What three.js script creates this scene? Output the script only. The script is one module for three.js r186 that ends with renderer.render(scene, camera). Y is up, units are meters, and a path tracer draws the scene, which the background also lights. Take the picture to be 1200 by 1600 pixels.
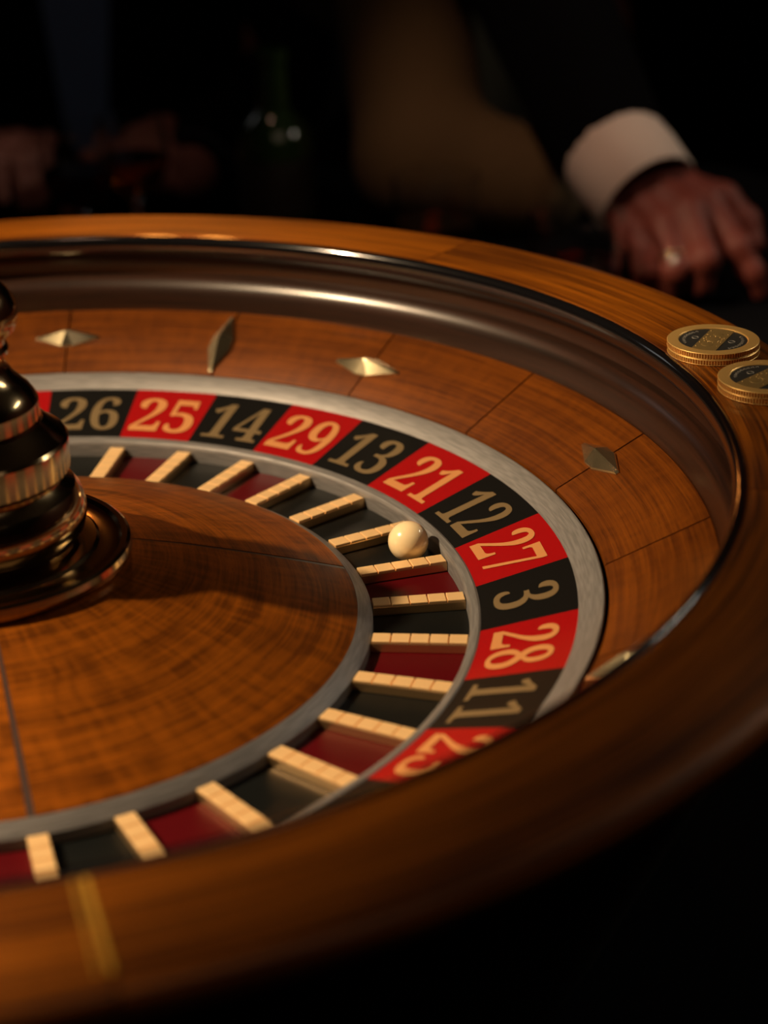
import * as THREE from 'three';
import { MarchingCubes } from 'three/addons/objects/MarchingCubes.js';
import { FontLoader } from 'three/addons/loaders/FontLoader.js';
import { RectAreaLightUniformsLib } from 'three/addons/lights/RectAreaLightUniformsLib.js';
import { mergeGeometries, mergeVertices, toCreasedNormals } from 'three/addons/utils/BufferGeometryUtils.js';

// ---------- camera, exposure, lights ----------
const Y = 0.95;                                    // height of the wheel's rim above the floor
const TABLE = 0.76;                                // height of the table top
const scene = new THREE.Scene();
scene.background = new THREE.Color(0x000000);
const renderer = new THREE.WebGLRenderer({ antialias: true });
renderer.toneMapping = THREE.LinearToneMapping;
renderer.toneMappingExposure = 1.0;
renderer.shadowMap.enabled = true;
const camera = new THREE.PerspectiveCamera(29.168, 0.75, 0.05, 30);
camera.position.set(0, Y + 0.3313, 0.8337);
camera.up.set(0.12406893, 0.91207773, -0.3907955);
camera.lookAt(0.20351768, Y + 0.3313 - 0.40885587, 0.8337 - 0.88961645);
camera.focus = 0.955;
camera.userData.fStop = camera.getFocalLength() / 1000 / 0.0145;
RectAreaLightUniformsLib.init();
const KEY = { at: [-0.967, Y + 1.078, -0.085], aim: [-1.0, Y, -0.47], power: 15, angle: 1.04, penumbra: 0.07, blocker: [-1.25, -0.35, -0.20, 0.805, 1.12], color: [1, 0.71, 0.42] };
const HAND_FILL = { at: [-0.15, Y + 1.35, -0.35], aim: [0.62, Y - 0.12, -0.72], power: 2.1, angle: 0.24, penumbra: 0.6, color: [1, 0.60, 0.40] };
const FILL = { at: [0.5, 2.66, 1.3], size: [1.6, 1.0], power: 0.16, color: [1, 0.72, 0.5] };
const SCONCES = [[0.479, Y + 0.745, -3.39], [0.613, Y + 0.758, -3.39]];
const COOL = { at: [-1.75, 2.2, -3.39], size: [0.7, 0.45], power: 0.3, color: [1, 0.98, 0.95] };
const GLINT = { at: [1.65, Y + 0.85, -0.40], power: 0.10, color: [1, 0.86, 0.66] };

// ---------- helpers ----------
let seedState = 7;
const rnd = () => { seedState = (seedState * 1664525 + 1013904223) >>> 0; return seedState / 4294967296; };
const rad = (d) => d * Math.PI / 180;
const V = (x, y, z) => new THREE.Vector3(x, y, z);
const used = new Map();
function numbered(name) {
  const n = used.get(name) ?? 0; used.set(name, n + 1);
  return n ? name + '_' + String(n).padStart(3, '0') : name;
}
function shade(o) { o.castShadow = o.receiveShadow = true; return o; }
function thing(name, label, category, at = [0, 0, 0], group) {
  const o = new THREE.Group(); o.name = numbered(name); o.position.set(...at); scene.add(o);
  o.userData = { label, category }; if (group) o.userData.group = group;
  return o;
}
function part(name, geometry, material, parent, label) {
  const m = shade(new THREE.Mesh(geometry, material)); m.name = name; parent.add(m);
  if (label) m.userData.label = label;
  return m;
}
function struct(name, geometry, material, at) {
  const m = shade(new THREE.Mesh(geometry, material)); m.name = name; m.position.set(...at); m.userData.kind = 'structure'; scene.add(m);
  return m;
}
const lin = (r, g, b) => new THREE.Color().setRGB(r, g, b);
const std = (c, roughness, metalness = 0, more = {}) => new THREE.MeshPhysicalMaterial({ color: lin(...c), roughness, metalness, ...more });

// tileable value noise
function lattice(nx, ny, seed) {
  const a = new Float32Array(nx * ny); let s = seed >>> 0;
  for (let i = 0; i < a.length; i++) { s = (s * 1664525 + 1013904223) >>> 0; a[i] = s / 4294967296; }
  return (u, v) => {
    const x = (u - Math.floor(u)) * nx, y = (v - Math.floor(v)) * ny, i = Math.floor(x), j = Math.floor(y);
    let fx = x - i, fy = y - j; fx = fx * fx * (3 - 2 * fx); fy = fy * fy * (3 - 2 * fy);
    const i1 = (i + 1) % nx, j1 = (j + 1) % ny, I = i % nx, J = j % ny;
    return (a[J * nx + I] * (1 - fx) + a[J * nx + i1] * fx) * (1 - fy) + (a[j1 * nx + I] * (1 - fx) + a[j1 * nx + i1] * fx) * fy;
  };
}
function texture(w, h, srgb, f) {
  const d = new Uint8Array(w * h * 4);
  for (let y = 0; y < h; y++) for (let x = 0; x < w; x++) {
    const c = f(x / w, y / h), k = (y * w + x) * 4;
    for (let i = 0; i < 3; i++) { let q = Math.min(1, Math.max(0, c[i])); if (srgb) q = q <= 0.0031308 ? 12.92 * q : 1.055 * q ** (1 / 2.4) - 0.055; d[k + i] = Math.round(q * 255); }
    d[k + 3] = 255;
  }
  const t = new THREE.DataTexture(d, w, h); t.wrapS = t.wrapT = THREE.RepeatWrapping; t.magFilter = THREE.LinearFilter; t.minFilter = THREE.LinearMipmapLinearFilter; t.generateMipmaps = true;
  if (srgb) t.colorSpace = THREE.SRGBColorSpace;
  t.needsUpdate = true; return t;
}
// wood: grain along u, real size su x sv metres
function woodTexture(seed, light, dark, su, sv, figure, contrast = 2.2) {
  const a = lattice(6, 90, seed), b = lattice(14, 260, seed + 1), c = lattice(5, 6, seed + 2), d = lattice(3, 26, seed + 3), e = lattice(60, 8, seed + 4), p = lattice(40, 400, seed + 5);
  const t = texture(1024, 512, true, (u, v) => {
    const w = v + 0.02 * (c(u, v) - 0.5);
    let g = 0.30 * a(u, w) + 0.22 * b(u, w) + 0.28 * d(u, w) + 0.20 * c(u, v);
    g += figure * (e(u + 0.03 * c(u, v), v) - 0.5);
    g = (g - 0.5) * contrast + 0.5;
    const pore = p(u, w) > 0.83 ? 0.72 : 1;
    g = Math.min(1, Math.max(0, g));
    return [0, 1, 2].map((i) => (dark[i] + (light[i] - dark[i]) * g) * pore);
  });
  t.repeat.set(1 / su, 1 / sv);
  return t;
}
// body of revolution between two azimuths: closed profile of [r, y]; azimuth 0 is +z, 90 is +x. uv in metres
function revolve(profile, t0 = 0, t1 = 360, steps = 240, crease = 0.5, uo = 0, vo = 0) {
  const full = t1 - t0 >= 360, n = profile.length, pos = [], nor = [], uv = [], idx = [];
  const rm = profile.reduce((s, p) => Math.max(s, p[0]), 0) * 0.85;
  let area = 0; for (let i = 0; i < n; i++) { const p = profile[i], q = profile[(i + 1) % n]; area += p[0] * q[1] - q[0] * p[1]; }
  const sign = area > 0 ? 1 : -1;
  const en = profile.map((p, i) => { const q = profile[(i + 1) % n], l = Math.hypot(q[0] - p[0], q[1] - p[1]) || 1; return [sign * (q[1] - p[1]) / l, -sign * (q[0] - p[0]) / l, l]; });
  const blend = (a, b) => {                        // corner normal: shared when the bend is gentle
    if (a[0] * b[0] + a[1] * b[1] < Math.cos(crease)) return null;
    const x = a[0] * b[2] + b[0] * a[2], y = a[1] * b[2] + b[1] * a[2], l = Math.hypot(x, y); return [x / l, y / l];
  };
  let len = 0;
  for (let i = 0; i < n; i++) {
    const p = profile[i], q = profile[(i + 1) % n], e = en[i], l = e[2], base = pos.length / 3;
    const np = blend(en[(i + n - 1) % n], e) ?? e, nq = blend(e, en[(i + 1) % n]) ?? e;
    if (p[0] < 1e-9 && q[0] < 1e-9) { len += l; continue; }
    for (let s = 0; s <= steps; s++) {
      const a = rad(t0 + (t1 - t0) * s / steps);
      for (const [k, m, w] of [[p, np, 0], [q, nq, l]]) { pos.push(k[0] * Math.sin(a), k[1], k[0] * Math.cos(a)); nor.push(m[0] * Math.sin(a), m[1], m[0] * Math.cos(a)); uv.push(a * rm + uo, len + w + vo); }
    }
    for (let s = 0; s < steps; s++) {
      const k = base + s * 2;
      const t = sign > 0 ? [[k, k + 2, k + 1], [k + 1, k + 2, k + 3]] : [[k, k + 1, k + 2], [k + 1, k + 3, k + 2]];
      if (p[0] > 1e-9) idx.push(...t[0]); if (q[0] > 1e-9) idx.push(...t[1]);
    }
    len += l;
  }
  if (!full) {
    const tris = THREE.ShapeUtils.triangulateShape(profile.map((p) => new THREE.Vector2(p[0], p[1])), []);
    for (const [t, flip] of [[t0, true], [t1, false]]) {
      const a = rad(t), base = pos.length / 3, d = flip ? -1 : 1;
      for (const p of profile) { pos.push(p[0] * Math.sin(a), p[1], p[0] * Math.cos(a)); nor.push(d * Math.cos(a), 0, -d * Math.sin(a)); uv.push(p[0], p[1]); }
      for (const [i, j, k] of tris) {
        const A = profile[i], B = profile[j], C = profile[k], ccw = (B[0] - A[0]) * (C[1] - A[1]) - (B[1] - A[1]) * (C[0] - A[0]) > 0;
        if (ccw === flip) idx.push(base + i, base + j, base + k); else idx.push(base + i, base + k, base + j);
      }
    }
  }
  const g = new THREE.BufferGeometry();
  g.setAttribute('position', new THREE.Float32BufferAttribute(pos, 3)); g.setAttribute('normal', new THREE.Float32BufferAttribute(nor, 3)); g.setAttribute('uv', new THREE.Float32BufferAttribute(uv, 2)); g.setIndex(idx);
  return g;
}
const polar = (r, y, t) => V(r * Math.sin(rad(t)), y, r * Math.cos(rad(t)));
// a box with chamfered edges
function chamferBox(w, h, d, c) {
  const s = new THREE.Shape(); const a = w / 2 - c, b = d / 2 - c;
  s.moveTo(-a, -b); s.lineTo(a, -b); s.lineTo(a, b); s.lineTo(-a, b); s.closePath();
  const g = new THREE.ExtrudeGeometry(s, { depth: h - 2 * c, bevelEnabled: true, bevelThickness: c, bevelSize: c, bevelSegments: 2, curveSegments: 2 });
  g.rotateX(-Math.PI / 2); g.translate(0, c, 0);
  return g;                                       // stands on y = 0
}
// smooth union of tapered capsules, meshed: bones are [a, ra, b, rb] with a, b arrays
function flesh(bones, cell, blend, squash) {
  const lo = [1e9, 1e9, 1e9], hi = [-1e9, -1e9, -1e9];
  for (const [a, ra, b, rb] of bones) for (let i = 0; i < 3; i++) { lo[i] = Math.min(lo[i], a[i] - ra, b[i] - rb); hi[i] = Math.max(hi[i], a[i] + ra, b[i] + rb); }
  const ext = Math.max(hi[0] - lo[0], hi[1] - lo[1], hi[2] - lo[2]) + 8 * cell, n = Math.ceil(ext / cell), c = [0, 1, 2].map((i) => (lo[i] + hi[i]) / 2);
  const mc = new MarchingCubes(n, new THREE.MeshBasicMaterial(), false, false, 600000), F = mc.field; mc.isolation = 0; F.fill(-1);
  const at = (i, k) => c[k] + (i - n / 2) * cell, half = n / 2;
  for (const [a, ra, b, rb] of bones) {
    const R = Math.max(ra, rb) + blend * 2 + 3 * cell, r0 = [0, 1, 2].map((k) => Math.max(1, Math.floor((Math.min(a[k], b[k]) - R - c[k]) / cell + half))), r1 = [0, 1, 2].map((k) => Math.min(n - 2, Math.ceil((Math.max(a[k], b[k]) + R - c[k]) / cell + half)));
    const d = [b[0] - a[0], b[1] - a[1], b[2] - a[2]], dd = d[0] ** 2 + d[1] ** 2 + d[2] ** 2 || 1e-12;
    for (let z = r0[2]; z <= r1[2]; z++) for (let y = r0[1]; y <= r1[1]; y++) for (let x = r0[0]; x <= r1[0]; x++) {
      const px = at(x, 0) - a[0], py = at(y, 1) - a[1], pz = at(z, 2) - a[2], h = Math.min(1, Math.max(0, (px * d[0] + py * d[1] + pz * d[2]) / dd));
      const v = Math.hypot(px - d[0] * h, py - d[1] * h, pz - d[2] * h) - (ra + (rb - ra) * h), k = x + y * n + z * n * n, w = -F[k];
      const e = Math.max(0, blend - Math.abs(v - w)) / blend;
      F[k] = -(Math.min(v, w) - e * e * blend * 0.25);
    }
  }
  mc.update();
  const count = mc.count ?? mc.geometry.drawRange.count, p = new Float32Array(count * 3);
  for (let i = 0; i < count * 3; i++) p[i] = c[i % 3] + mc.positionArray[i] * half * cell;
  let g = new THREE.BufferGeometry(); g.setAttribute('position', new THREE.BufferAttribute(p, 3)); g = mergeVertices(g, cell * 1e-3);
  let vol = 0; const ix = g.index.array, q = g.attributes.position.array;
  for (let i = 0; i < ix.length; i += 3) { const A = ix[i] * 3, B = ix[i + 1] * 3, C = ix[i + 2] * 3; vol += q[A] * (q[B + 1] * q[C + 2] - q[B + 2] * q[C + 1]) - q[A + 1] * (q[B] * q[C + 2] - q[B + 2] * q[C]) + q[A + 2] * (q[B] * q[C + 1] - q[B + 1] * q[C]); }
  if (vol < 0) for (let i = 0; i < ix.length; i += 3) { const s = ix[i + 1]; ix[i + 1] = ix[i + 2]; ix[i + 2] = s; }
  g.computeVertexNormals();
  const uv = new Float32Array(q.length / 3 * 2); for (let i = 0; i < q.length / 3; i++) { uv[i * 2] = q[i * 3] + q[i * 3 + 2] * 0.5; uv[i * 2 + 1] = q[i * 3 + 1]; }
  g.setAttribute('uv', new THREE.BufferAttribute(uv, 2));
  return g;
}

// ---------- materials ----------
const lacquer = { clearcoat: 0.35, clearcoatRoughness: 0.22 };
const wood = (tex, rough, more = lacquer) => new THREE.MeshPhysicalMaterial({ map: tex, roughness: rough, metalness: 0, ...more });
const rimTex = woodTexture(11, [0.42, 0.120, 0.005], [0.075, 0.018, 0.0015], 0.30, 0.08, 0, 2.6);
const trackTex = woodTexture(23, [0.15, 0.040, 0.0025], [0.058, 0.014, 0.0015], 0.20, 0.07, 0.14, 1.7);
const coneTex = woodTexture(37, [0.40, 0.110, 0.006], [0.15, 0.040, 0.003], 0.20, 0.10, 0.30, 1.8);
const coveTex = woodTexture(51, [0.028, 0.009, 0.004], [0.010, 0.004, 0.002], 0.35, 0.10, 0);
const brushTex = (() => { const a = lattice(8, 220, 90), b = lattice(20, 20, 91); const t = texture(512, 512, true, (u, v) => { const g = 0.12 + 0.04 * a(u, v) + 0.08 * b(u, v); return [g, g * 0.99, g * 1.0]; }); t.repeat.set(1 / 0.12, 1 / 0.012); return t; })();
const M = {
  rim: wood(rimTex, 0.45, { metalness: 0.15, specularIntensity: 0.4, clearcoat: 0.35, clearcoatRoughness: 0.05 }), track: wood(trackTex, 0.45, { metalness: 0.15, specularIntensity: 0.2, clearcoat: 0.05, clearcoatRoughness: 0.15 }), cone: wood(coneTex, 0.50, { metalness: 0.72, specularIntensity: 0.3, clearcoat: 0.08, clearcoatRoughness: 0.2 }),
  cove: wood(coveTex, 0.30, { specularIntensity: 0.8, clearcoat: 0.45, clearcoatRoughness: 0.25 }),
  ebony: std([0.006, 0.005, 0.005], 0.35), lip: std([0.004, 0.004, 0.005], 0.12, 0, { clearcoat: 1, clearcoatRoughness: 0.05 }),
  shellWood: std([0.012, 0.006, 0.004], 0.6), inlay: std([0.07, 0.045, 0.04], 0.3, 0.3),
  silver: new THREE.MeshPhysicalMaterial({ map: brushTex, roughness: 0.5, metalness: 0.45 }),
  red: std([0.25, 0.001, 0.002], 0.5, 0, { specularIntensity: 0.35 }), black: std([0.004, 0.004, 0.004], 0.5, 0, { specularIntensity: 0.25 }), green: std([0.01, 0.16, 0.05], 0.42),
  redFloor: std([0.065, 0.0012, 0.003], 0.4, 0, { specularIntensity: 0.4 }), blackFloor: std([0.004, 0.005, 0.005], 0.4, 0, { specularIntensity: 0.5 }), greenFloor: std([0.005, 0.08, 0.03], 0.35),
  numeral: std([0.50, 0.22, 0.075], 0.5, 0.1), numeralDull: std([0.15, 0.105, 0.05], 0.5, 0.1),
  divider: std([0.92, 0.62, 0.30], 0.42, 0.4), dividerShaded: std([0.80, 0.54, 0.27], 0.32, 0.95),  // second one: shaded copy for the bar sides, darker and more metallic
  rimLine: std([0.80, 0.46, 0.06], 0.4, 0.25),
  turret: std([0.42, 0.31, 0.17], 0.13, 1), deflector: std([0.66, 0.57, 0.36], 0.20, 0.97),
  brass: std([0.80, 0.52, 0.18], 0.25, 1), ball: std([0.86, 0.69, 0.41], 0.22, 0, { clearcoat: 0.8, clearcoatRoughness: 0.08 }),
  coinGold: std([0.85, 0.54, 0.18], 0.38, 0.65), coinDark: std([0.025, 0.027, 0.028], 0.5, 0.3), coinMark: std([0.22, 0.21, 0.19], 0.5, 0.2), coinBand: std([0.42, 0.29, 0.11], 0.42, 0.7),
};

// ---------- the wheel ----------
const FONT = await new FontLoader().loadAsync('fonts/droid/droid_serif_bold.typeface.json');
const BARS = [157.7, 147.5, 137.2, 127.0, 116.3, 104.7, 93.1, 82.1, 70.8, 59.3, 48.3, 37.2, 25.3, 13.9, 2.9];
for (let k = 1; k < 19; k++) BARS.push(2.9 - k * 205.2 / 19);
const CELLS = ['R25', 'B14', 'R29', 'B13', 'R21', 'B12', 'R27', 'B3', 'R28', 'B11', 'R23', 'B8', 'R19', 'B31', 'R18', 'B6', 'R32', 'B17', 'R5', 'B22', 'R34', 'B15', 'R3', 'G0', 'B24', 'R36', 'B33', 'R1', 'B20', 'R16', 'B4', 'R30', 'B26'];

{ // bowl: base of the group is on the table
  const bowl = thing('roulette_bowl', 'large round wooden roulette bowl with broad orange-brown rim, black lip and diamond studs', 'roulette bowl', [0, TABLE, 0]);
  const up = (g) => g.translate(0, Y - TABLE, 0);
  part('bowl_shell', up(revolve([[0, -0.19], [0.288, -0.19], [0.30, -0.183], [0.352, -0.075], [0.366, -0.035], [0.374, -0.0125], [0.352, -0.0125], [0.352, -0.0465], [0.3345, -0.0465], [0.2865, -0.0690], [0.2865, -0.126], [0, -0.126]], 0, 360, 180)), M.shellWood, bowl);
  const rimSeams = [3.14, 66, 129, 192, 255, 318, 363.14];
  for (let i = 0; i < 6; i++) {
    const g = 0.06;
    part('rim_segment', up(revolve([[0.3434, 0.0012], [0.3440, 0.0019], [0.393, 0.0013], [0.3965, 0.0004], [0.3988, -0.0016], [0.4000, -0.0045], [0.3994, -0.0085], [0.3965, -0.0115], [0.391, -0.0125], [0.3525, -0.0125], [0.3525, -0.0080], [0.3434, -0.0080]], rimSeams[i] + g, rimSeams[i + 1] - g, 60, 0.5, rnd() * 3, rnd() * 3)), M.rim, bowl);
  }
  part('rim_core', up(revolve([[0.3434, 0.0006], [0.3960, -0.0006], [0.3960, -0.011], [0.3525, -0.0115], [0.3525, -0.0076], [0.3434, -0.0076]].map(([r, y]) => [r, y - 0.0004]), 0, 360, 180)), M.shellWood, bowl);
  for (const [t, w] of [[2.56, 0.0007], [3.14, 0.0016]]) {  // two thin raised yellow strips across the rim
    const s = chamferBox(0.047, 0.0006, w, 0.0001); s.rotateY(Math.PI / 2); s.translate(0, 0.0015, 0.368); s.rotateY(rad(t)); part('rim_line', up(s), M.rimLine, bowl, 'thin yellow line across the rim');
  }
  part('lip', up(revolve([[0.3434, 0.0012], [0.3426, 0.0024], [0.3415, 0.0030], [0.3402, 0.0028], [0.3388, 0.0018], [0.3379, 0.0000], [0.3376, -0.003], [0.3379, -0.0055], [0.3386, -0.0075], [0.3400, -0.0085], [0.3434, -0.0082]], 0, 360, 300, 0.9)), M.lip, bowl, 'glossy black lip around the inside of the rim');
  part('ball_track', up(revolve([[0.3412, -0.0083], [0.3440, -0.0096], [0.3460, -0.0130], [0.3464, -0.0170], [0.3460, -0.0210], [0.3440, -0.0220], [0.3418, -0.0232], [0.3400, -0.0249], [0.3386, -0.0265], [0.3375, -0.0285], [0.3367, -0.0308], [0.3360, -0.0335], [0.3354, -0.0362], [0.3349, -0.0385], [0.3345, -0.0404], [0.3345, -0.0465], [0.352, -0.0465], [0.352, -0.0085]], 0, 360, 300, 0.7)), M.cove, bowl, 'dark polished mahogany track');
  for (let i = 0; i < 20; i++) {
    const a = 5.2 + i * 18, g = 0.10;
    part('track_panel', up(revolve([[0.2865, -0.0637], [0.2872, -0.0630], [0.3338, -0.0410], [0.3344, -0.0412], [0.3344, -0.0464], [0.2865, -0.0688]], a + g, a + 18 - g, 20, 0.4, rnd() * 3, rnd() * 3)), M.track, bowl);
  }
  // diamond studs: four-faceted pyramids with blunt tips
  const gem = (L, w, h) => {
    const s = 0.0012, b = [[-L / 2, -w * 0.07], [-L * 0.1, -w / 2], [L * 0.1, -w / 2], [L / 2, -w * 0.07], [L / 2, w * 0.07], [L * 0.1, w / 2], [-L * 0.1, w / 2], [-L / 2, w * 0.07]], p = [], f = [];
    const rings = [[1.0, 0], [1.0, s], [0.94, s * 1.7], [0.12, h * 0.94]];
    for (const [k, y] of rings) for (const [x, z] of b) p.push(x * k, y, z * k);
    p.push(0, h, 0);
    for (let r = 0; r < 3; r++) for (let i = 0; i < 8; i++) { const j = (i + 1) % 8, A = r * 8 + i, B = r * 8 + j; f.push(A, A + 8, B, B, A + 8, B + 8); }
    for (let i = 0; i < 8; i++) f.push(24 + i, 32, 24 + (i + 1) % 8);
    const q = new THREE.BufferGeometry(); q.setAttribute('position', new THREE.Float32BufferAttribute(p, 3)); q.setIndex(f);
    q.setAttribute('uv', new THREE.Float32BufferAttribute(new Float32Array(p.length / 3 * 2), 2));
    return toCreasedNormals(q, 0.25);
  };
  for (const [t, r, radial, L, turn] of [[167.2, 0.3115, 0, 0.038, 0], [149.6, 0.309, 1, 0.046, 0], [131.4, 0.307, 0, 0.044, 0], [95.4, 0.3112, 0, 0.0415, 0], [55.2, 0.307, 1, 0.044, 0]]) {
    const m = part('diamond_stud', gem(L, 0.0145, 0.0078), M.deflector, bowl);
    const slope = Math.atan2(0.0223, 0.0466), y = -0.0630 + (r - 0.2872) * 0.4721;
    m.position.copy(polar(r, y - 0.0004 + Y - TABLE, t));
    const R = V(Math.sin(rad(t)) * Math.cos(slope), Math.sin(slope), Math.cos(rad(t)) * Math.cos(slope)), T = V(Math.cos(rad(t)), 0, -Math.sin(rad(t)));
    const X = radial ? R : T, N = R.clone().cross(T).normalize(); if (N.y < 0) N.negate();
    m.quaternion.setFromRotationMatrix(new THREE.Matrix4().makeBasis(X, N, X.clone().cross(N)));
  }
}
{ // rotor
  const base = Y - 0.122;
  const rotor = thing('roulette_rotor', 'spinning wheel head with red and black numbered pockets, wooden cone and bronze turret', 'roulette wheel', [0, base, 0]);
  const up = (g) => g.translate(0, Y - base, 0);
  part('rotor_body', up(revolve([[0, -0.122], [0.281, -0.122], [0.2838, -0.080], [0.2838, -0.0672], [0.2728, -0.0734], [0.2292, -0.0856], [0.2258, -0.0862], [0.2258, -0.0976], [0.1776, -0.0976], [0.1776, -0.0890], [0.1722, -0.0870], [0.069, -0.0535], [0, -0.0535]], 0, 360, 180)), M.ebony, rotor);
  part('outer_ring', up(revolve([[0.2847, -0.0640], [0.2842, -0.0634], [0.2836, -0.0634], [0.2736, -0.0690], [0.2729, -0.0697], [0.2729, -0.0728], [0.2840, -0.0670], [0.2847, -0.0664]], 0, 360, 300, 0.4)), M.silver, rotor, 'broad grey metal ring');
  part('inner_ring', up(revolve([[0.2289, -0.0818], [0.2279, -0.0814], [0.2248, -0.0825], [0.2240, -0.0836], [0.2238, -0.0850], [0.2238, -0.0974], [0.2256, -0.0974], [0.2258, -0.0858], [0.2289, -0.0850]], 0, 360, 300, 0.5)), M.silver, rotor, 'narrow grey metal ring');
  part('cone_ring', up(revolve([[0.1723, -0.0822], [0.1783, -0.0860], [0.1791, -0.0868], [0.1792, -0.0880], [0.1792, -0.0974], [0.1778, -0.0974], [0.1778, -0.0888], [0.1723, -0.0866]], 0, 360, 300, 0.4)), M.silver, rotor, 'grey metal ring around the cone');
  for (let i = 0; i < 33; i++) {
    const a1 = BARS[i], a0 = i < 32 ? BARS[i + 1] : BARS[0] - 360, mid = (a0 + a1) / 2, kind = CELLS[i][0], num = CELLS[i].slice(1);
    const cell = part('number_cell', up(revolve([[0.2290, -0.0819], [0.2729, -0.0699], [0.2729, -0.0731], [0.2290, -0.0853]], a0, a1, 12)), { R: M.red, B: M.black, G: M.green }[kind], rotor, { R: 'red number cell', B: 'black number cell', G: 'green number cell' }[kind]);
    // numeral, its top to the outside
    const g = new THREE.ShapeGeometry(FONT.generateShapes(num, 0.0405), 5); g.computeBoundingBox();
    const b = g.boundingBox, cx = (b.min.x + b.max.x) / 2, cy = (b.min.y + b.max.y) / 2, sx = Math.min(0.68, 0.036 / (b.max.x - b.min.x)), sy = 0.030 / (b.max.y - b.min.y), P = g.attributes.position;
    for (let k = 0; k < P.count; k++) {
      const r = 0.2500 + (P.getY(k) - cy) * sy, t = mid - (P.getX(k) - cx) * sx / r * 180 / Math.PI, q = polar(r, -0.0819 + (r - 0.2290) * 0.2733 + 0.0003, t);
      P.setXYZ(k, q.x, q.y + Y - base, q.z);
    }
    g.computeVertexNormals();
    part('numeral', g, kind === 'B' ? M.numeralDull : M.numeral, cell);
    const dark = i === 4;                                         // pocket of a red cell, its shade painted as a black floor
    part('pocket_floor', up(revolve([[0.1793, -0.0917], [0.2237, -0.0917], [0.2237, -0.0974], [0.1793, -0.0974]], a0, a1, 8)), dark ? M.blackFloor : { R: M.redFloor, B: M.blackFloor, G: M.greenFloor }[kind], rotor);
    // divider with five caps
    const d = part('divider', (() => { const s = chamferBox(0.0440, 0.0048, 0.0084, 0.0005); s.rotateY(Math.PI / 2); return s; })(), M.dividerShaded, rotor);
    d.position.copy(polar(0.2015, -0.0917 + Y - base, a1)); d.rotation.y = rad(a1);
    for (let s = 0; s < 5; s++) {
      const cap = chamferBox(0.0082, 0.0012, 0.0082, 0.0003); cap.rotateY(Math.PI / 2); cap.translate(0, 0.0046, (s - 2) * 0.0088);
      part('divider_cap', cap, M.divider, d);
    }
  }
  for (let i = 0; i < 4; i++) {
    const a = 2.6 + i * 90, w = 0.55;
    part('cone_panel', up(revolve([[0.066, -0.0490], [0.095, -0.0568], [0.125, -0.0661], [0.150, -0.0745], [0.1722, -0.0822], [0.1722, -0.0868], [0.066, -0.0530]], a + w, a + 90 - w, 60, 0.4, rnd() * 3, rnd() * 3)), M.cone, rotor);
    part('inlay_strip', up(revolve([[0.066, -0.0492], [0.095, -0.0570], [0.125, -0.0663], [0.150, -0.0747], [0.1722, -0.0824], [0.1722, -0.0868], [0.066, -0.0530]], a - w + 0.05, a + w - 0.05, 2, 0.4)), M.inlay, rotor);
  }
  // turret: base plate, body and finial
  const cut = (pts) => [...pts, [0, pts[pts.length - 1][1]], [0, pts[0][1]]];
  part('turret_base', up(revolve(cut([[0.0675, -0.0492], [0.0700, -0.0482], [0.0706, -0.0455], [0.0700, -0.0428], [0.0685, -0.0418], [0.0660, -0.0418], [0.0645, -0.0432], [0.0600, -0.0436], [0.0560, -0.0428], [0.0545, -0.0415], [0.0520, -0.0412], [0.0440, -0.0412]]), 0, 360, 160, 0.3)), M.turret, rotor);
  part('turret_body', up(revolve(cut([[0.0440, -0.0415], [0.0450, -0.0395], [0.0475, -0.0380], [0.0500, -0.0345], [0.0515, -0.0295], [0.0515, -0.0245], [0.0500, -0.0190], [0.0475, -0.0150], [0.0440, -0.0122], [0.0425, -0.0105], [0.0430, -0.0085], [0.0452, -0.0072], [0.0462, -0.0055], [0.0464, 0.0040], [0.0465, 0.0078], [0.0455, 0.0092], [0.0425, 0.0112], [0.0385, 0.0150], [0.0360, 0.0172], [0.0352, 0.0190], [0.0352, 0.0262], [0.0345, 0.0278], [0.0320, 0.0318], [0.0285, 0.0352], [0.0255, 0.0385], [0.0236, 0.0420]]), 0, 360, 160, 0.3)), M.turret, rotor);
  part('turret_finial', up(revolve(cut([[0.0236, 0.0415], [0.0222, 0.0445], [0.0222, 0.0475], [0.0245, 0.0492], [0.0248, 0.0510], [0.0235, 0.0535], [0.0240, 0.0560], [0.0285, 0.0600], [0.0302, 0.0640], [0.0304, 0.0680], [0.0298, 0.0710], [0.0270, 0.0765], [0.0225, 0.0815], [0.0165, 0.0855], [0.0100, 0.0880], [0.0045, 0.0890], [0.0005, 0.0892]]), 0, 360, 120, 0.6)), M.turret, rotor);
}
{ // the ball
  const b = shade(new THREE.Mesh(new THREE.SphereGeometry(0.0101, 64, 48), M.ball)); b.name = numbered('roulette_ball'); b.position.copy(polar(0.2104, Y - 0.0816, 97.3));
  b.userData = { label: 'small ivory ball resting in a black pocket of the wheel', category: 'ball' }; scene.add(b);
}
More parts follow.
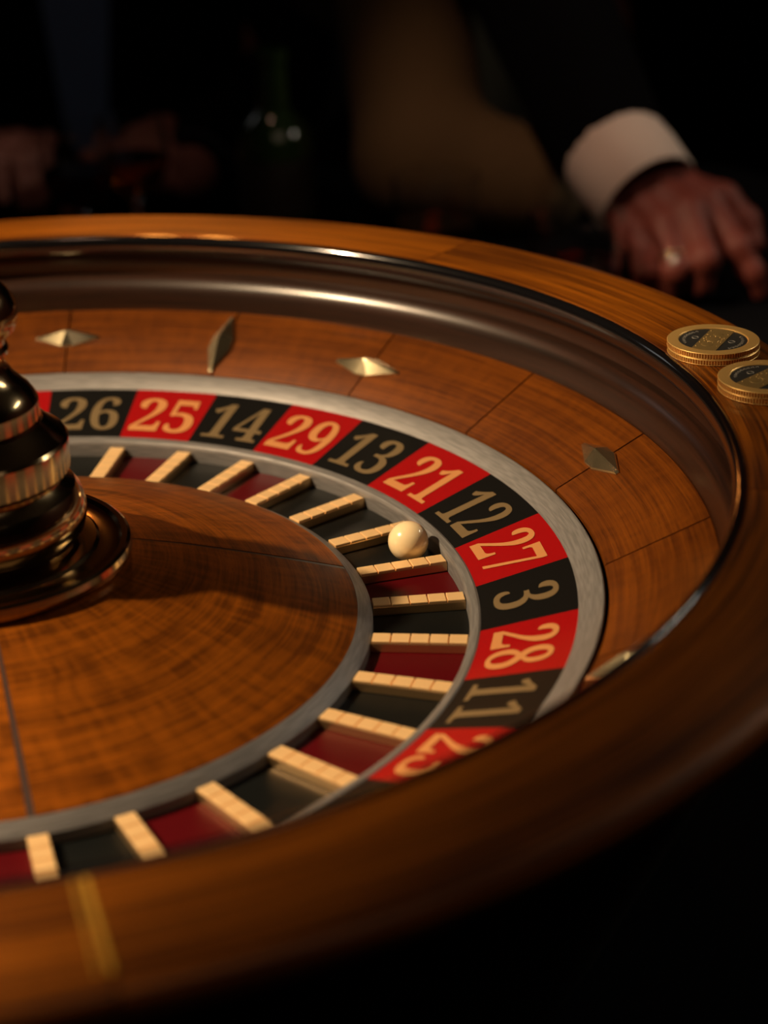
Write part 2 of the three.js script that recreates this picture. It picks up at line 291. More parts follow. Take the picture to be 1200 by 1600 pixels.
{ // coins, two and two
  const R = 0.0226, H = 0.0031, T = 104;
  const rimGeo = revolve([[R - 0.0003, 0], [R, 0.0003], [R - 0.0001, 0.0004], [R - 0.0013, 0.0005], [R - 0.0013, H - 0.0006], [R - 0.0001, H - 0.0005], [R, H - 0.0003], [R - 0.0003, H], [0.0172, H], [0.0168, H - 0.0003], [0.0167, H - 0.0006], [0.0167, 0]], 0, 360, 160, 0.5);
  const reed = []; for (let i = 0; i < T; i++) { const q = new THREE.BoxGeometry(0.00068, H - 0.0010, 0.0012); q.translate(0, H / 2, R - 0.00072); q.rotateY(i / T * Math.PI * 2); reed.push(q); }
  const reedGeo = mergeGeometries(reed);
  const disc = revolve([[0.0167, 0], [0.0167, H - 0.0006], [0, H - 0.0006], [0, 0]], 0, 360, 96);
  const bandShape = new THREE.Shape(); { const n = 20, w = 0.0060, rr = 0.0164, a = Math.asin(w / rr); for (let i = 0; i <= n; i++) { const t = -a + 2 * a * i / n; bandShape[i ? 'lineTo' : 'moveTo'](rr * Math.cos(t), rr * Math.sin(t)); } for (let i = 0; i <= n; i++) { const t = Math.PI - a + 2 * a * i / n; bandShape.lineTo(rr * Math.cos(t), rr * Math.sin(t)); } bandShape.closePath(); }
  const band = new THREE.ExtrudeGeometry(bandShape, { depth: 0.0003, bevelEnabled: false }); band.rotateX(-Math.PI / 2); band.translate(0, H - 0.0006, 0);
  // raised device on the band: shallow domes, a ridge ring and fine beads
  const rel = []; const bead = (x, z, r, h) => { const s = new THREE.SphereGeometry(1, 12, 6, 0, Math.PI * 2, 0, Math.PI / 2); s.scale(r, h, r); s.translate(x, H - 0.0003, z); rel.push(s); };
  bead(0, 0, 0.0036, 0.0004); bead(0.0075, 0.0004, 0.0027, 0.0003); bead(-0.0078, -0.0006, 0.0030, 0.0003);
  for (let i = 0; i < 11; i++) { const a = i / 11 * 6.283; bead(0.0045 * Math.cos(a), 0.0045 * Math.sin(a), 0.00042, 0.0004); }
  for (let i = 0; i < 9; i++) bead(-0.012 + i * 0.003, (i % 2 ? 1 : -1) * 0.0048, 0.0004, 0.0004);
  const relief = mergeGeometries(rel);
  // worn marks around the dark fields: short raised strokes, unreadable
  const mk = []; for (const side of [-1, 1]) for (let i = 0; i < 9; i++) {
    const a = (side > 0 ? 0 : Math.PI) + (i - 4) * 0.165;
    for (const [w, l, o, q] of [[0.0004, 0.0017, -0.0005, 0], [0.0004, 0.0012, 0.0005, 0.5], [0.0009, 0.0004, 0, 0]]) { const s = new THREE.BoxGeometry(w, 0.0002, l); s.rotateY(q * (i % 3 - 1)); s.translate(o, H - 0.00052, 0.0143); s.rotateY(a); mk.push(s); }
  }
  for (const side of [-1, 1]) { const s = new THREE.TorusGeometry(0.0016, 0.00022, 6, 24); s.rotateX(Math.PI / 2); s.translate(0.0004, H - 0.00055, side * 0.0093); mk.push(s); }
  const marks = mergeGeometries(mk);
  const one = new THREE.Group();
  part('coin_rim', rimGeo, M.coinGold, one); part('reeded_edge', reedGeo, M.coinGold, one); part('centre_disc', disc, M.coinDark, one, 'dark grey centre');
  part('centre_band', band, M.coinBand, one); part('relief', relief, M.coinBand, one); part('lettering', marks, M.coinMark, one, 'worn grey lettering');
  const put = (x, y, z, turn, label) => { const c = one.clone(); c.name = numbered('casino_coin'); c.position.set(x, y, z); c.rotation.y = turn; c.userData = { label, category: 'coin', group: 'coins on the rim of the wheel' }; scene.add(c); };
  const top = Y + 0.0019;
  put(0.3652, top, -0.0226, 1.2, 'lower gold coin of the farther pair, only its ribbed edge showing');
  put(0.3650, top + H, -0.0228, 0.87, 'upper gold coin of the farther pair on the wheel rim, whole face in view');
  put(0.3684, top, 0.0338, 0.4, 'lower gold coin of the nearer pair, only its ribbed edge showing');
  put(0.3682, top + H, 0.0340, 0.55, 'upper gold coin of the nearer pair, cut off by the photo edge');
}

// ---------- room ----------
{
  const carpet = texture(256, 256, true, (() => { const a = lattice(64, 64, 300), b = lattice(9, 9, 301); return (u, v) => { const g = 0.6 + 0.5 * a(u, v) + 0.5 * b(u, v); return [0.020 * g, 0.007 * g, 0.008 * g]; }; })());
  carpet.repeat.set(4, 4);
  const wallTex = texture(256, 256, true, (() => { const a = lattice(8, 40, 310), b = lattice(12, 12, 311); return (u, v) => { const g = 0.6 + 0.5 * a(v, u) + 0.4 * b(u, v); return [0.13 * g, 0.032 * g, 0.026 * g]; }; })());
  wallTex.repeat.set(3, 2);
  const plaster = std([0.03, 0.02, 0.015], 0.9), wallM = new THREE.MeshPhysicalMaterial({ map: wallTex, roughness: 0.7 });
  struct('floor', new THREE.BoxGeometry(7.4, 0.1, 7.0), new THREE.MeshPhysicalMaterial({ map: carpet, roughness: 0.95 }), [0, -0.05, 0]);
  struct('ceiling', new THREE.BoxGeometry(7.4, 0.1, 7.0), plaster, [0, 2.75, 0]);
  struct('wall_back', new THREE.BoxGeometry(7.2, 2.7, 0.1), wallM, [0, 1.35, -3.45]);
  struct('wall_front', new THREE.BoxGeometry(7.2, 2.7, 0.1), wallM, [0, 1.35, 3.45]);
  struct('wall_left', new THREE.BoxGeometry(0.1, 2.7, 7.0), wallM, [-3.65, 1.35, 0]);
  struct('wall_right', new THREE.BoxGeometry(0.1, 2.7, 7.0), wallM, [3.65, 1.35, 0]);
}
{ // table
  const t = thing('gaming_table', 'black cloth covered table under the roulette bowl', 'table', [0, 0, 0]);
  const s = new THREE.Shape(); const x0 = -1.7, x1 = 0.86, z0 = -1.2, z1 = 0.62, r = 0.34;
  s.moveTo(x0 + r, z0); s.lineTo(x1 - r, z0); s.absarc(x1 - r, z0 + r, r, -Math.PI / 2, 0); s.lineTo(x1, z1 - r); s.absarc(x1 - r, z1 - r, r, 0, Math.PI / 2); s.lineTo(x0 + r, z1); s.absarc(x0 + r, z1 - r, r, Math.PI / 2, Math.PI); s.lineTo(x0, z0 + r); s.absarc(x0 + r, z0 + r, r, Math.PI, Math.PI * 1.5);
  const g = new THREE.ExtrudeGeometry(s, { depth: 0.045, bevelEnabled: true, bevelThickness: 0.008, bevelSize: 0.008, bevelSegments: 4, curveSegments: 24 }); g.rotateX(Math.PI / 2); g.translate(0, TABLE - 0.008, 0);
  part('table_top', g, std([0.0022, 0.0024, 0.0035], 1, 0, { specularIntensity: 0.1 }), t);
  for (const [x, z] of [[-1.35, -0.85], [0.5, -0.85], [-1.35, 0.27], [0.5, 0.27]]) {
    const leg = revolve([[0, 0], [0.035, 0], [0.038, 0.01], [0.026, 0.05], [0.03, 0.3], [0.042, 0.5], [0.045, 0.70], [0, 0.70]], 0, 360, 32); leg.translate(x, 0, z); part('leg', leg, M.shellWood, t);
  }
}

// ---------- lamps (outside the frame; some read from glints, the fills and blocker added) ----------
function spotLamp(cfg, label, rodX) {
  const at = V(...cfg.at), dir = V(...cfg.aim).sub(at).normalize();
  const lamp = thing('spot_lamp', label, 'lamp', [at.x, 2.7, at.z]);
  const local = V(0, at.y - 2.7, 0);
  part('ceiling_rose', new THREE.CylinderGeometry(0.05, 0.06, 0.025, 32).translate(0, -0.0125, 0), M.brass, lamp);
  const len = 2.7 - at.y - 0.06; part('rod', new THREE.CylinderGeometry(0.006, 0.006, len, 12).translate(0, -len / 2, 0), M.brass, lamp);
  const q = new THREE.Quaternion().setFromUnitVectors(V(0, -1, 0), dir);
  const shadeGeo = revolve([[0.046, -0.02], [0.052, 0.0], [0.05, 0.06], [0.03, 0.10], [0, 0.105], [0, 0.100], [0.028, 0.095], [0.046, 0.06]], 0, 360, 40);
  const sh = part('lamp_shade', shadeGeo, M.brass, lamp); sh.position.copy(local); sh.quaternion.copy(q);
  const glow = part('bulb', new THREE.CylinderGeometry(0.03, 0.03, 0.01, 32).translate(0, 0.02, 0), new THREE.MeshStandardMaterial({ color: 0x222222, emissive: lin(...cfg.color), emissiveIntensity: cfg.glow ?? 30 }), lamp); glow.position.copy(local); glow.quaternion.copy(q);
  const s = new THREE.SpotLight(lin(...cfg.color), cfg.power, 0, cfg.angle, cfg.penumbra, 2); s.position.copy(local.clone().addScaledVector(dir, 0.03)); s.target.position.copy(V(...cfg.aim).sub(V(at.x, 2.7, at.z)));
  s.castShadow = true; s.shadow.radius = 1.2; lamp.add(s, s.target);
  if (cfg.blocker) {                                  // added blocker on two stays: keeps the light off the room beyond the wheel
    const [xa, xb, z, ya, yb] = cfg.blocker, plate = new THREE.BoxGeometry(xb - xa, yb - ya, 0.004).translate((xa + xb) / 2 - at.x, Y + (ya + yb) / 2 - 2.7, z - at.z);
    part('blocker', plate, M.ebony, lamp);
    for (const x of [-0.03, 0.03]) part('stay', new THREE.CylinderGeometry(0.003, 0.003, at.z - z, 8).rotateX(Math.PI / 2).translate(x, at.y + 0.035 - 2.7, (z - at.z) / 2), M.ebony, lamp);
  }
}
spotLamp(KEY, 'brass spot lamp above the left of the wheel', 0);
spotLamp(HAND_FILL, 'added unseen spot lamp above the hand at the table', 0);  // lamp added to brighten the hand and cuff
{ // dim fill panel, added on the ceiling to lift the dark room
  const p = thing('fill_panel', 'added unseen warm fill panel on the ceiling', 'lamp', [FILL.at[0], 2.7, FILL.at[2]]);
  part('frame', new THREE.BoxGeometry(FILL.size[0] + 0.06, 0.02, FILL.size[1] + 0.06).translate(0, -0.01, 0), M.shellWood, p);
  part('diffuser', new THREE.BoxGeometry(FILL.size[0], 0.008, FILL.size[1]).translate(0, -0.024, 0), new THREE.MeshStandardMaterial({ color: 0x111111, emissive: lin(...FILL.color), emissiveIntensity: FILL.power }), p);
  const l = new THREE.RectAreaLight(lin(...FILL.color), FILL.power, ...FILL.size); l.position.set(0, -0.03, 0); l.lookAt(FILL.at[0], 0, FILL.at[2]); l.rotation.set(-Math.PI / 2, 0, 0); p.add(l);
}
for (const [i, [x, y, z]] of SCONCES.entries()) {
  const s = thing('wall_sconce', i ? 'small amber wall lamp on the right of the back wall' : 'small amber wall lamp on the left of the back wall', 'lamp', [x, y, z]);
  part('bracket', chamferBox(0.05, 0.16, 0.02, 0.004).translate(0, -0.12, -0.03), M.brass, s);
  part('arm', new THREE.CylinderGeometry(0.006, 0.006, 0.06, 10).rotateX(Math.PI / 2).translate(0, -0.06, 0), M.brass, s);
  part('bulb', new THREE.SphereGeometry(0.035, 24, 16).translate(0, 0, 0.03), new THREE.MeshStandardMaterial({ color: 0x221100, emissive: lin(1, 0.35, 0.06), emissiveIntensity: 32 }), s);
  const l = new THREE.PointLight(lin(1, 0.35, 0.06), 0.2); l.position.set(0, 0, 0.03); l.castShadow = true; l.shadow.radius = 1.7; s.add(l);
}

{ // cool wall panel at the back left: grey sheen on the polished track
  const p = thing('wall_panel_light', 'cool white light panel on the left of the back wall', 'lamp', COOL.at);
  part('frame', chamferBox(COOL.size[0] + 0.05, COOL.size[1] + 0.05, 0.03, 0.005).translate(0, -COOL.size[1] / 2 - 0.025, 0), M.shellWood, p);
  part('diffuser', new THREE.BoxGeometry(COOL.size[0], COOL.size[1], 0.006).translate(0, 0, 0.018), new THREE.MeshStandardMaterial({ color: 0x111111, emissive: lin(...COOL.color), emissiveIntensity: COOL.power }), p);
  const l = new THREE.RectAreaLight(lin(...COOL.color), COOL.power, ...COOL.size); l.position.set(0, 0, 0.023); l.rotation.y = Math.PI; p.add(l);
}
{ // small bright bulb at the right: the glints on the turret and the studs
  const p = thing('tube_lamp', 'small bare warm tube lamp on a cord right of the wheel', 'lamp', [GLINT.at[0], 2.7, GLINT.at[2]]);
  const dy = GLINT.at[1] - 2.7;
  part('cord', new THREE.CylinderGeometry(0.003, 0.003, -dy - 0.06, 8).translate(0, (dy + 0.06) / 2, 0), M.ebony, p);
  part('socket', new THREE.CylinderGeometry(0.014, 0.018, 0.05, 20).translate(0, dy + 0.045, 0), M.brass, p);
  part('bulb', new THREE.CapsuleGeometry(0.012, 0.44, 8, 20).rotateX(Math.PI / 2).translate(0, dy - 0.01, 0), new THREE.MeshStandardMaterial({ color: 0x221100, emissive: lin(...GLINT.color), emissiveIntensity: 42 }), p);
  const l = new THREE.PointLight(lin(...GLINT.color), GLINT.power); l.position.set(0, dy - 0.01, 0); l.castShadow = true; l.shadow.radius = 0.9; p.add(l);
}

// ---------- people ----------
const skinTone = (c) => std(c, 0.55);
const add = (p) => [p[0], p[1] + Y, p[2]];
const mix = (a, b, k) => a.map((v, i) => v + (b[i] - v) * k);
const off = (a, x, y, z) => [a[0] + x, a[1] + y, a[2] + z];
// joints are given relative to the rim height; chain(a, ra, b, rb, c, rc ...)
function chain(list) { const o = []; for (let i = 0; i + 3 < list.length; i += 2) o.push([list[i], list[i + 1], list[i + 2], list[i + 3]]); return o; }
function relaxedHand(w, k, tip, up) {             // simple five-finger hand from wrist, knuckle centre and tip direction
  const W = V(...w), K = V(...k), d = K.clone().sub(W).normalize(), U = V(...up).normalize(), side = d.clone().cross(U).normalize(), T = V(...tip), b = [];
  const fd = T.clone().sub(K), L = fd.length(); fd.normalize();
  for (let i = 0; i < 4; i++) {
    const o = (i - 1.5) * 0.019, base = K.clone().addScaledVector(side, o).addScaledVector(d, i === 0 || i === 3 ? -0.006 : 0), wr = W.clone().addScaledVector(side, o * 0.55);
    const l = L * [0.88, 1, 0.97, 0.78][i], m = base.clone().addScaledVector(fd, l * 0.48).addScaledVector(U, 0.012), e = base.clone().addScaledVector(fd, l * 0.95).addScaledVector(U, -0.008);
    b.push([wr.toArray(), 0.016, base.toArray(), 0.012], ...chain([base.toArray(), 0.0105, m.toArray(), 0.009, e.toArray(), 0.0075]));
  }
  const tb = W.clone().addScaledVector(d, 0.02).addScaledVector(side, -0.028), tm = tb.clone().addScaledVector(d, 0.035).addScaledVector(side, -0.022), te = tm.clone().addScaledVector(d, 0.032).addScaledVector(side, -0.004);
  b.push(...chain([tb.toArray(), 0.015, tm.toArray(), 0.0115, te.toArray(), 0.0085]));
  return b;
}
function head(c, face) {                          // head at c, looking along face (unit, horizontal); bones for the skin
  const f = V(...face), s = V(f.z, 0, -f.x), p = (x, y, z) => V(...c).addScaledVector(s, x).add(V(0, y, 0)).addScaledVector(f, z).toArray();
  return { p, bones: [[p(0, 0.045, -0.025), 0.082, p(0, 0.035, 0.012), 0.076], [p(0, 0, 0.02), 0.066, p(0, -0.075, 0.052), 0.036], [p(-0.03, -0.03, 0.03), 0.045, p(0.03, -0.03, 0.03), 0.045], [p(0, 0.02, 0.085), 0.010, p(0, -0.022, 0.103), 0.014],
    [p(-0.078, 0.005, -0.008), 0.013, p(-0.08, -0.03, -0.004), 0.010], [p(0.078, 0.005, -0.008), 0.013, p(0.08, -0.03, -0.004), 0.010], [p(-0.02, -0.055, 0.082), 0.008, p(0.02, -0.055, 0.082), 0.008], [p(-0.035, 0.04, 0.075), 0.014, p(0.035, 0.04, 0.075), 0.014]] };
}
function person(o) {
  const J = Object.fromEntries(Object.entries(o.joints).map(([k, v]) => [k, add(v)]));
  const P = thing('person', o.label, 'person', [0, 0, 0]);
  const H = head(J.head, o.face), f = V(...o.face), s = V(f.z, 0, -f.x), sh = (p, x, z, y = 0) => V(...p).addScaledVector(s, x).addScaledVector(f, z).add(V(0, y, 0)).toArray();
  const arm = (a) => chain([J['shoulder' + a], 0.052, J['elbow' + a], 0.040, J['wrist' + a], 0.027]);
  const leg = (a) => [...chain([J['hip' + a], 0.088, J['knee' + a], 0.058, J['ankle' + a], 0.038]), [J['ankle' + a], 0.038, J['toe' + a], 0.030]];
  const torso = (g) => [[sh(J.hips, -0.075, 0), 0.10 + g, sh(J.chest, -0.085, 0), 0.105 + g], [sh(J.hips, 0.075, 0), 0.10 + g, sh(J.chest, 0.085, 0), 0.105 + g], [J.hips, 0.105 + g, J.chest, 0.115 + g], [J.shoulderR, 0.058 + g, sh(J.chest, -0.05, 0, 0.03), 0.075 + g], [J.shoulderL, 0.058 + g, sh(J.chest, 0.05, 0, 0.03), 0.075 + g]];
  const neckA = mix(J.chest, J.head, 0.35);
  const body = flesh([...torso(0), [neckA, 0.062, mix(J.chest, J.head, 0.82), 0.055], ...H.bones, ...arm('R'), ...arm('L'), ...leg('R'), ...leg('L')], 0.012, 0.022);
  const skins = [body];
  for (const h of o.hands) skins.push(flesh(h.bones, h.cell, h.blend));
  part('body', mergeGeometries(skins.map((g) => { g = g.clone(); return g; })), skinTone(o.skin), P);
  // face and hair
  const eyes = []; for (const e of [-0.031, 0.031]) eyes.push(new THREE.SphereGeometry(0.0115, 16, 12).translate(...H.p(e, 0.016, 0.078)));
  part('eyes', mergeGeometries(eyes), std([0.5, 0.48, 0.45], 0.2), P);
  part('hair', flesh([[H.p(0, 0.07, -0.03), 0.085, H.p(0, 0.07, 0.015), 0.072], [H.p(0, 0.01, -0.06), 0.068, H.p(0, 0.05, -0.045), 0.08], ...(o.longHair ? [[H.p(0, 0, -0.07), 0.07, H.p(0, -0.14, -0.08), 0.06]] : [])], 0.010, 0.02), std(o.hair, 0.6), P);
  return { P, J, sh, torso, arm, leg };
}
const sleeve = (J, a, r0, r1, r2, stop = 1) => [[J['shoulder' + a], r0, J['elbow' + a], r1], [J['elbow' + a], r1, mix(J['elbow' + a], J['wrist' + a], stop), r2]];
const trouser = (J, a) => [...chain([J['hip' + a], 0.105, J['knee' + a], 0.078, J['ankle' + a], 0.058])];
const shoe = (J, a) => [[off(J['ankle' + a], 0, -0.03, 0), 0.045, J['toe' + a], 0.038]];

{ // the man at the right: his right hand rests on the table beyond the wheel
  const h = { w: [0.5770, -0.1010, -0.7290], i0: [0.6327, -0.1156, -0.6765], m0: [0.6101, -0.1190, -0.6590], r0: [0.5891, -0.1290, -0.6590], p0: [0.5730, -0.1385, -0.6740], i1: [0.6440, -0.1450, -0.6340], m1: [0.6090, -0.1470, -0.6190], r1: [0.5845, -0.1545, -0.6230], p1: [0.5660, -0.1600, -0.6410], i2: [0.6535, -0.1640, -0.6240], m2: [0.6080, -0.1690, -0.6250], r2: [0.5855, -0.1725, -0.6330], p2: [0.5695, -0.1760, -0.6530], i3: [0.6600, -0.1810, -0.6240], m3: [0.6060, -0.1790, -0.6440], r3: [0.5850, -0.1800, -0.6520], p3: [0.5710, -0.1815, -0.6670], t0: [0.6180, -0.1120, -0.7180], t1: [0.6590, -0.1220, -0.7030], t2: [0.6745, -0.1400, -0.6880], t3: [0.6764, -0.1560, -0.6740] };
  const q = Object.fromEntries(Object.entries(h).map(([k, v]) => [k, add(v)]));
  const bones = [];
  for (const [n, ws] of [['i', 0.62], ['m', 0.2], ['r', -0.2], ['p', -0.6]]) {
    const root = V(...q.w).add(V(...q.i0).sub(V(...q.p0)).normalize().multiplyScalar(ws * 0.036)).toArray(), s = n === 'p' ? 0.86 : n === 'm' ? 1.04 : 1;
    bones.push([root, 0.0195, q[n + '0'], 0.0150 * s], ...chain([q[n + '0'], 0.0135 * s, q[n + '1'], 0.0112 * s, q[n + '2'], 0.0096 * s, q[n + '3'], 0.0082 * s]));
  }
  bones.push(...chain([q.w, 0.020, q.t0, 0.0175, q.t1, 0.0128, q.t2, 0.0112, q.t3, 0.0090]), [mix(q.w, q.t0, 0.5), 0.018, mix(q.t0, q.i0, 0.6), 0.014], [off(q.w, -0.004, 0.025, -0.036), 0.028, q.w, 0.026]);
  const { P, J, sh, torso, leg } = person({
    label: 'person in a black suit with a white cuff and a ring, hand on the table', skin: [0.18, 0.037, 0.025], hair: [0.02, 0.015, 0.01], face: [-0.55, 0, 0.835],
    joints: { hips: [1.00, -0.02, -1.34], chest: [0.92, 0.30, -1.20], head: [0.86, 0.56, -1.12], shoulderR: [0.725, 0.33, -1.14], elbowR: [0.555, 0.075, -0.98], wristR: h.w, shoulderL: [1.07, 0.36, -1.02], elbowL: [1.16, 0.10, -0.98], wristL: [1.12, -0.10, -0.84], hipR: [0.93, -0.08, -1.38], kneeR: [0.93, -0.48, -1.36], ankleR: [0.94, -0.86, -1.40], toeR: [0.88, -0.915, -1.28], hipL: [1.08, -0.08, -1.30], kneeL: [1.09, -0.48, -1.28], ankleL: [1.09, -0.86, -1.32], toeL: [1.03, -0.915, -1.20] },
    hands: [{ bones, cell: 0.003, blend: 0.007 }, { bones: relaxedHand(add([1.12, -0.10, -0.84]), add([1.10, -0.165, -0.80]), add([1.08, -0.24, -0.78]), [0, 0.3, 0.95]), cell: 0.004, blend: 0.008 }],
  });
  const suit = std([0.0022, 0.0024, 0.0032], 1, 0, { specularIntensity: 0.1 });
  part('jacket', flesh([...torso(0.028), ...sleeve(J, 'R', 0.082, 0.066, 0.050, 0.885), ...sleeve(J, 'L', 0.082, 0.066, 0.052, 0.9)], 0.012, 0.03), suit, P, 'black suit jacket');
  part('trousers', flesh([...trouser(J, 'R'), ...trouser(J, 'L')], 0.012, 0.03), suit, P);
  for (const a of ['R', 'L']) part('shoe', flesh(shoe(J, a), 0.010, 0.02), std([0.004, 0.004, 0.004], 0.3), P);
  { // cuff: an open tube along the wrist
    const a = V(...add([0.5730, -0.0805, -0.7580])), b = V(...add([0.5905, -0.1145, -0.7000])), d = b.clone().sub(a), L = d.length(); d.normalize();
    const c = revolve([[0.0440, 0], [0.0470, 0.0005], [0.0482, L * 0.5], [0.0462, L - 0.0025], [0.0452, L], [0.0438, L - 0.001], [0.0445, L * 0.5], [0.0415, 0.0005]], 0, 360, 64, 0.8);
    const m = part('shirt_cuff', c, std([0.72, 0.62, 0.55], 0.85), P, 'white shirt cuff'); m.position.copy(a); m.quaternion.setFromUnitVectors(V(0, 1, 0), d);
  }
  { // ring on the ring finger
    const a = V(...q.r0), b = V(...q.r1), d = b.clone().sub(a).normalize(), g = new THREE.TorusGeometry(0.0122, 0.0016, 12, 40); const m = part('finger_ring', g, std([0.9, 0.75, 0.5], 0.12, 1), P, 'pale gold finger ring'); m.position.copy(a.lerp(b, 0.80)); m.quaternion.setFromUnitVectors(V(0, 0, 1), d);
    const st = part('ring_stone', new THREE.IcosahedronGeometry(0.0045, 1), std([0.9, 0.85, 0.8], 0.1, 0.5), P); st.position.copy(m.position.clone().add(V(-0.004, 0.004, 0.0125)));
  }
}
{ // the person in tan, an arm on the table beyond the wheel
  const { P, J, torso } = person({
    label: 'person in a tan jacket over a grey shirt leaning a forearm on the table', skin: [0.20, 0.08, 0.05], hair: [0.03, 0.015, 0.008], longHair: true, face: [0.75, 0, 0.66],
    joints: { hips: [0.56, -0.44, -1.50], chest: [0.585, 0.02, -1.38], head: [0.63, 0.30, -1.34], shoulderR: [0.500, 0.13, -1.26], elbowR: [0.455, -0.126, -0.935], wristR: [0.555, -0.148, -0.885], shoulderL: [0.70, 0.12, -1.50], elbowL: [0.78, -0.17, -1.46], wristL: [0.68, -0.33, -1.30], hipR: [0.50, -0.46, -1.46], kneeR: [0.62, -0.46, -1.10], ankleR: [0.60, -0.86, -1.08], toeR: [0.66, -0.915, -0.98], hipL: [0.63, -0.46, -1.56], kneeL: [0.80, -0.46, -1.24], ankleL: [0.78, -0.86, -1.24], toeL: [0.85, -0.915, -1.15] },
    hands: [{ bones: relaxedHand(add([0.555, -0.148, -0.885]), add([0.620, -0.158, -0.925]), add([0.675, -0.176, -0.965]), [0, 1, 0]), cell: 0.004, blend: 0.008 }, { bones: relaxedHand(add([0.68, -0.33, -1.30]), add([0.655, -0.345, -1.235]), add([0.64, -0.365, -1.17]), [0, 1, 0]), cell: 0.004, blend: 0.008 }],
  });
  const tan = std([0.10, 0.060, 0.022], 0.9), shirt = std([0.06, 0.055, 0.035], 0.9), dark = std([0.01, 0.01, 0.012], 0.9);
  part('shirt', flesh([...torso(0.014), ...sleeve(J, 'L', 0.068, 0.056, 0.046, 0.9)], 0.012, 0.03), shirt, P, 'grey-green shirt');
  part('jacket_sleeve', flesh(sleeve(J, 'R', 0.072, 0.063, 0.052, 0.93), 0.010, 0.02), tan, P, 'tan jacket sleeve');
  part('trousers', flesh([...trouser(J, 'R'), ...trouser(J, 'L')], 0.012, 0.03), dark, P);
  for (const a of ['R', 'L']) part('shoe', flesh(shoe(J, a), 0.010, 0.02), dark, P);
}
{ // the person at the left with a blue tie
  const { P, J, torso, sh } = person({
    label: 'person in a dark suit with a narrow blue shirt front, both hands on the table', skin: [0.36, 0.13, 0.10], hair: [0.015, 0.01, 0.008], face: [0, 0, 1],
    joints: { hips: [0.19, -0.46, -1.66], chest: [0.19, 0.03, -1.60], head: [0.145, 0.33, -1.58], shoulderR: [0.01, 0.13, -1.60], elbowR: [-0.12, -0.11, -1.40], wristR: [0.02, -0.135, -1.19], shoulderL: [0.37, 0.13, -1.60], elbowL: [0.45, -0.10, -1.34], wristL: [0.250, -0.145, -1.045], hipR: [0.10, -0.47, -1.64], kneeR: [0.06, -0.46, -1.24], ankleR: [0.05, -0.86, -1.24], toeR: [0.03, -0.915, -1.12], hipL: [0.28, -0.47, -1.64], kneeL: [0.32, -0.46, -1.24], ankleL: [0.33, -0.86, -1.24], toeL: [0.35, -0.915, -1.12] },
    hands: [{ bones: relaxedHand(add([0.250, -0.145, -1.045]), add([0.208, -0.118, -1.085]), add([0.132, -0.172, -1.09]), [-0.3, 0.9, 0.2]), cell: 0.004, blend: 0.008 }, { bones: relaxedHand(add([0.02, -0.135, -1.19]), add([0.075, -0.125, -1.13]), add([0.10, -0.172, -1.10]), [0.2, 0.95, 0.1]), cell: 0.004, blend: 0.008 }],
  });
  const suit = std([0.004, 0.004, 0.005], 1, 0, { specularIntensity: 0.1 }), white = std([0.10, 0.10, 0.13], 0.8);
  part('jacket', flesh([...torso(0.026), ...sleeve(J, 'R', 0.078, 0.062, 0.048, 0.88), ...sleeve(J, 'L', 0.078, 0.062, 0.048, 0.88)], 0.012, 0.03), suit, P);
  for (const a of ['R', 'L']) { const e = V(...J['elbow' + a]), w = V(...J['wrist' + a]), d = w.clone().sub(e).normalize(); const m = part('shirt_cuff', revolve([[0.034, 0], [0.038, 0], [0.038, 0.045], [0.034, 0.045]], 0, 360, 32), white, P); m.position.copy(e.lerp(w, 0.84)); m.quaternion.setFromUnitVectors(V(0, 1, 0), d); }
  const s = new THREE.Shape(); s.moveTo(-0.050, 0); s.lineTo(0.050, 0); s.lineTo(0.022, -0.30); s.lineTo(0, -0.335); s.lineTo(-0.022, -0.30); s.closePath();
  const g = new THREE.ExtrudeGeometry(s, { depth: 0.005, bevelEnabled: true, bevelThickness: 0.002, bevelSize: 0.002, bevelSegments: 2 }); const tie = part('shirt_front', g, std([0.16, 0.28, 0.60], 0.6), P, 'blue shirt front'); tie.position.set(0.185, Y + 0.10, -1.452); tie.rotation.x = 0.02;
  part('trousers', flesh([...trouser(J, 'R'), ...trouser(J, 'L')], 0.012, 0.03), suit, P);
  for (const a of ['R', 'L']) part('shoe', flesh(shoe(J, a), 0.010, 0.02), suit, P);
}

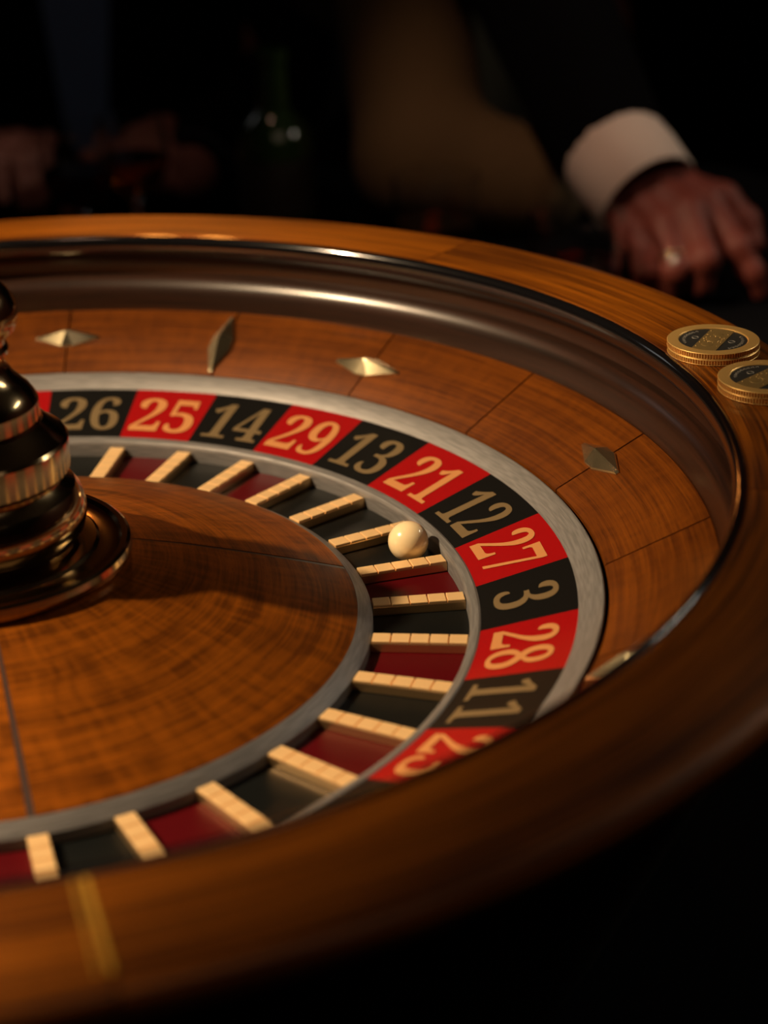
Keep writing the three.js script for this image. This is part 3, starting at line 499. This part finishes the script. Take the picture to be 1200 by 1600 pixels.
// ---------- seats and glasses beyond the wheel ----------
{
  const put = (x, z, label) => {
    const t = thing('stool', label, 'stool', [x, 0, z], 'stools at the table');
    part('seat', revolve([[0, 0.34], [0.17, 0.34], [0.185, 0.352], [0.185, 0.372], [0.17, 0.385], [0, 0.388]], 0, 360, 40), std([0.02, 0.006, 0.006], 0.5), t);
    for (let i = 0; i < 4; i++) { const g = new THREE.CylinderGeometry(0.014, 0.012, 0.345, 12).translate(0, 0.1725, 0); const l = part('leg', g, M.shellWood, t); l.position.set(0.12 * Math.cos(i * 1.571 + 0.8), 0, 0.12 * Math.sin(i * 1.571 + 0.8)); }
  };
  put(0.57, -1.53, 'dark stool under the person in the tan jacket'); put(0.19, -1.68, 'dark stool under the person with the blue shirt front');
}
{
  const glass = new THREE.MeshPhysicalMaterial({ color: 0xffffff, roughness: 0.02, transmission: 1, thickness: 0.003, ior: 1.5 });
  const drink = (c) => new THREE.MeshPhysicalMaterial({ color: lin(...c), roughness: 0.02, transmission: 1, thickness: 0.04, ior: 1.34, attenuationColor: lin(...c), attenuationDistance: 0.03 });
  const wine = (x, z, label, tint) => {
    const t = thing('wine_glass', label, 'glass', [x, TABLE, z], 'glasses on the table');
    part('glass', revolve([[0, 0], [0.032, 0], [0.033, 0.0015], [0.012, 0.004], [0.004, 0.012], [0.0035, 0.05], [0.006, 0.056], [0.024, 0.066], [0.033, 0.085], [0.033, 0.105], [0.028, 0.130], [0.0268, 0.130], [0.0315, 0.105], [0.0315, 0.085], [0.023, 0.0680], [0.008, 0.0590], [0, 0.0580]], 0, 360, 64, 0.7), glass, t);
    part('drink', revolve([[0, 0.0583], [0.008, 0.0593], [0.0227, 0.0683], [0.0312, 0.085], [0.0313, 0.092], [0, 0.092]], 0, 360, 48, 0.7), drink(tint), t);
  };
  wine(0.130, -0.905, 'stemmed wine glass standing before the arched hand at left', [0.35, 0.03, 0.03]);
  wine(0.182, -0.935, 'second stemmed glass, right of the one before the arched hand', [0.8, 0.5, 0.2]);
  const tumbler = (x, z, label, c) => {
    const t = thing('tumbler', label, 'glass', [x, TABLE, z], 'tumblers on the table');
    part('glass', revolve([[0, 0], [0.033, 0], [0.036, 0.003], [0.039, 0.085], [0.0372, 0.085], [0.0342, 0.012], [0, 0.010]], 0, 360, 48, 0.6), glass, t);
    part('drink', revolve([[0, 0.0103], [0.0338, 0.0123], [0.0352, 0.045], [0, 0.045]], 0, 360, 40, 0.6), drink(c), t);
  };
  tumbler(0.430, -0.800, 'whisky tumbler before the tan sleeve beyond the wheel', [0.85, 0.45, 0.10]);
  tumbler(0.505, -0.640, 'whisky tumbler between the tan sleeve and the white cuff', [0.85, 0.35, 0.08]);
  const b = thing('bottle', 'dark green bottle standing left of the tan jacket sleeve', 'bottle', [0.32, TABLE, -0.97]);
  part('bottle_body', revolve([[0, 0], [0.034, 0], [0.037, 0.004], [0.037, 0.085], [0.032, 0.100], [0.015, 0.118], [0.013, 0.160], [0.0150, 0.162], [0.0150, 0.172], [0, 0.172]], 0, 360, 48, 0.6), std([0.02, 0.05, 0.012], 0.06, 0, { clearcoat: 1 }), b);
  part('label', revolve([[0.0366, 0.02], [0.0373, 0.02], [0.0373, 0.075], [0.0366, 0.075]], 0, 360, 48, 0.6), std([0.05, 0.04, 0.03], 0.8), b);
}
renderer.render(scene, camera);
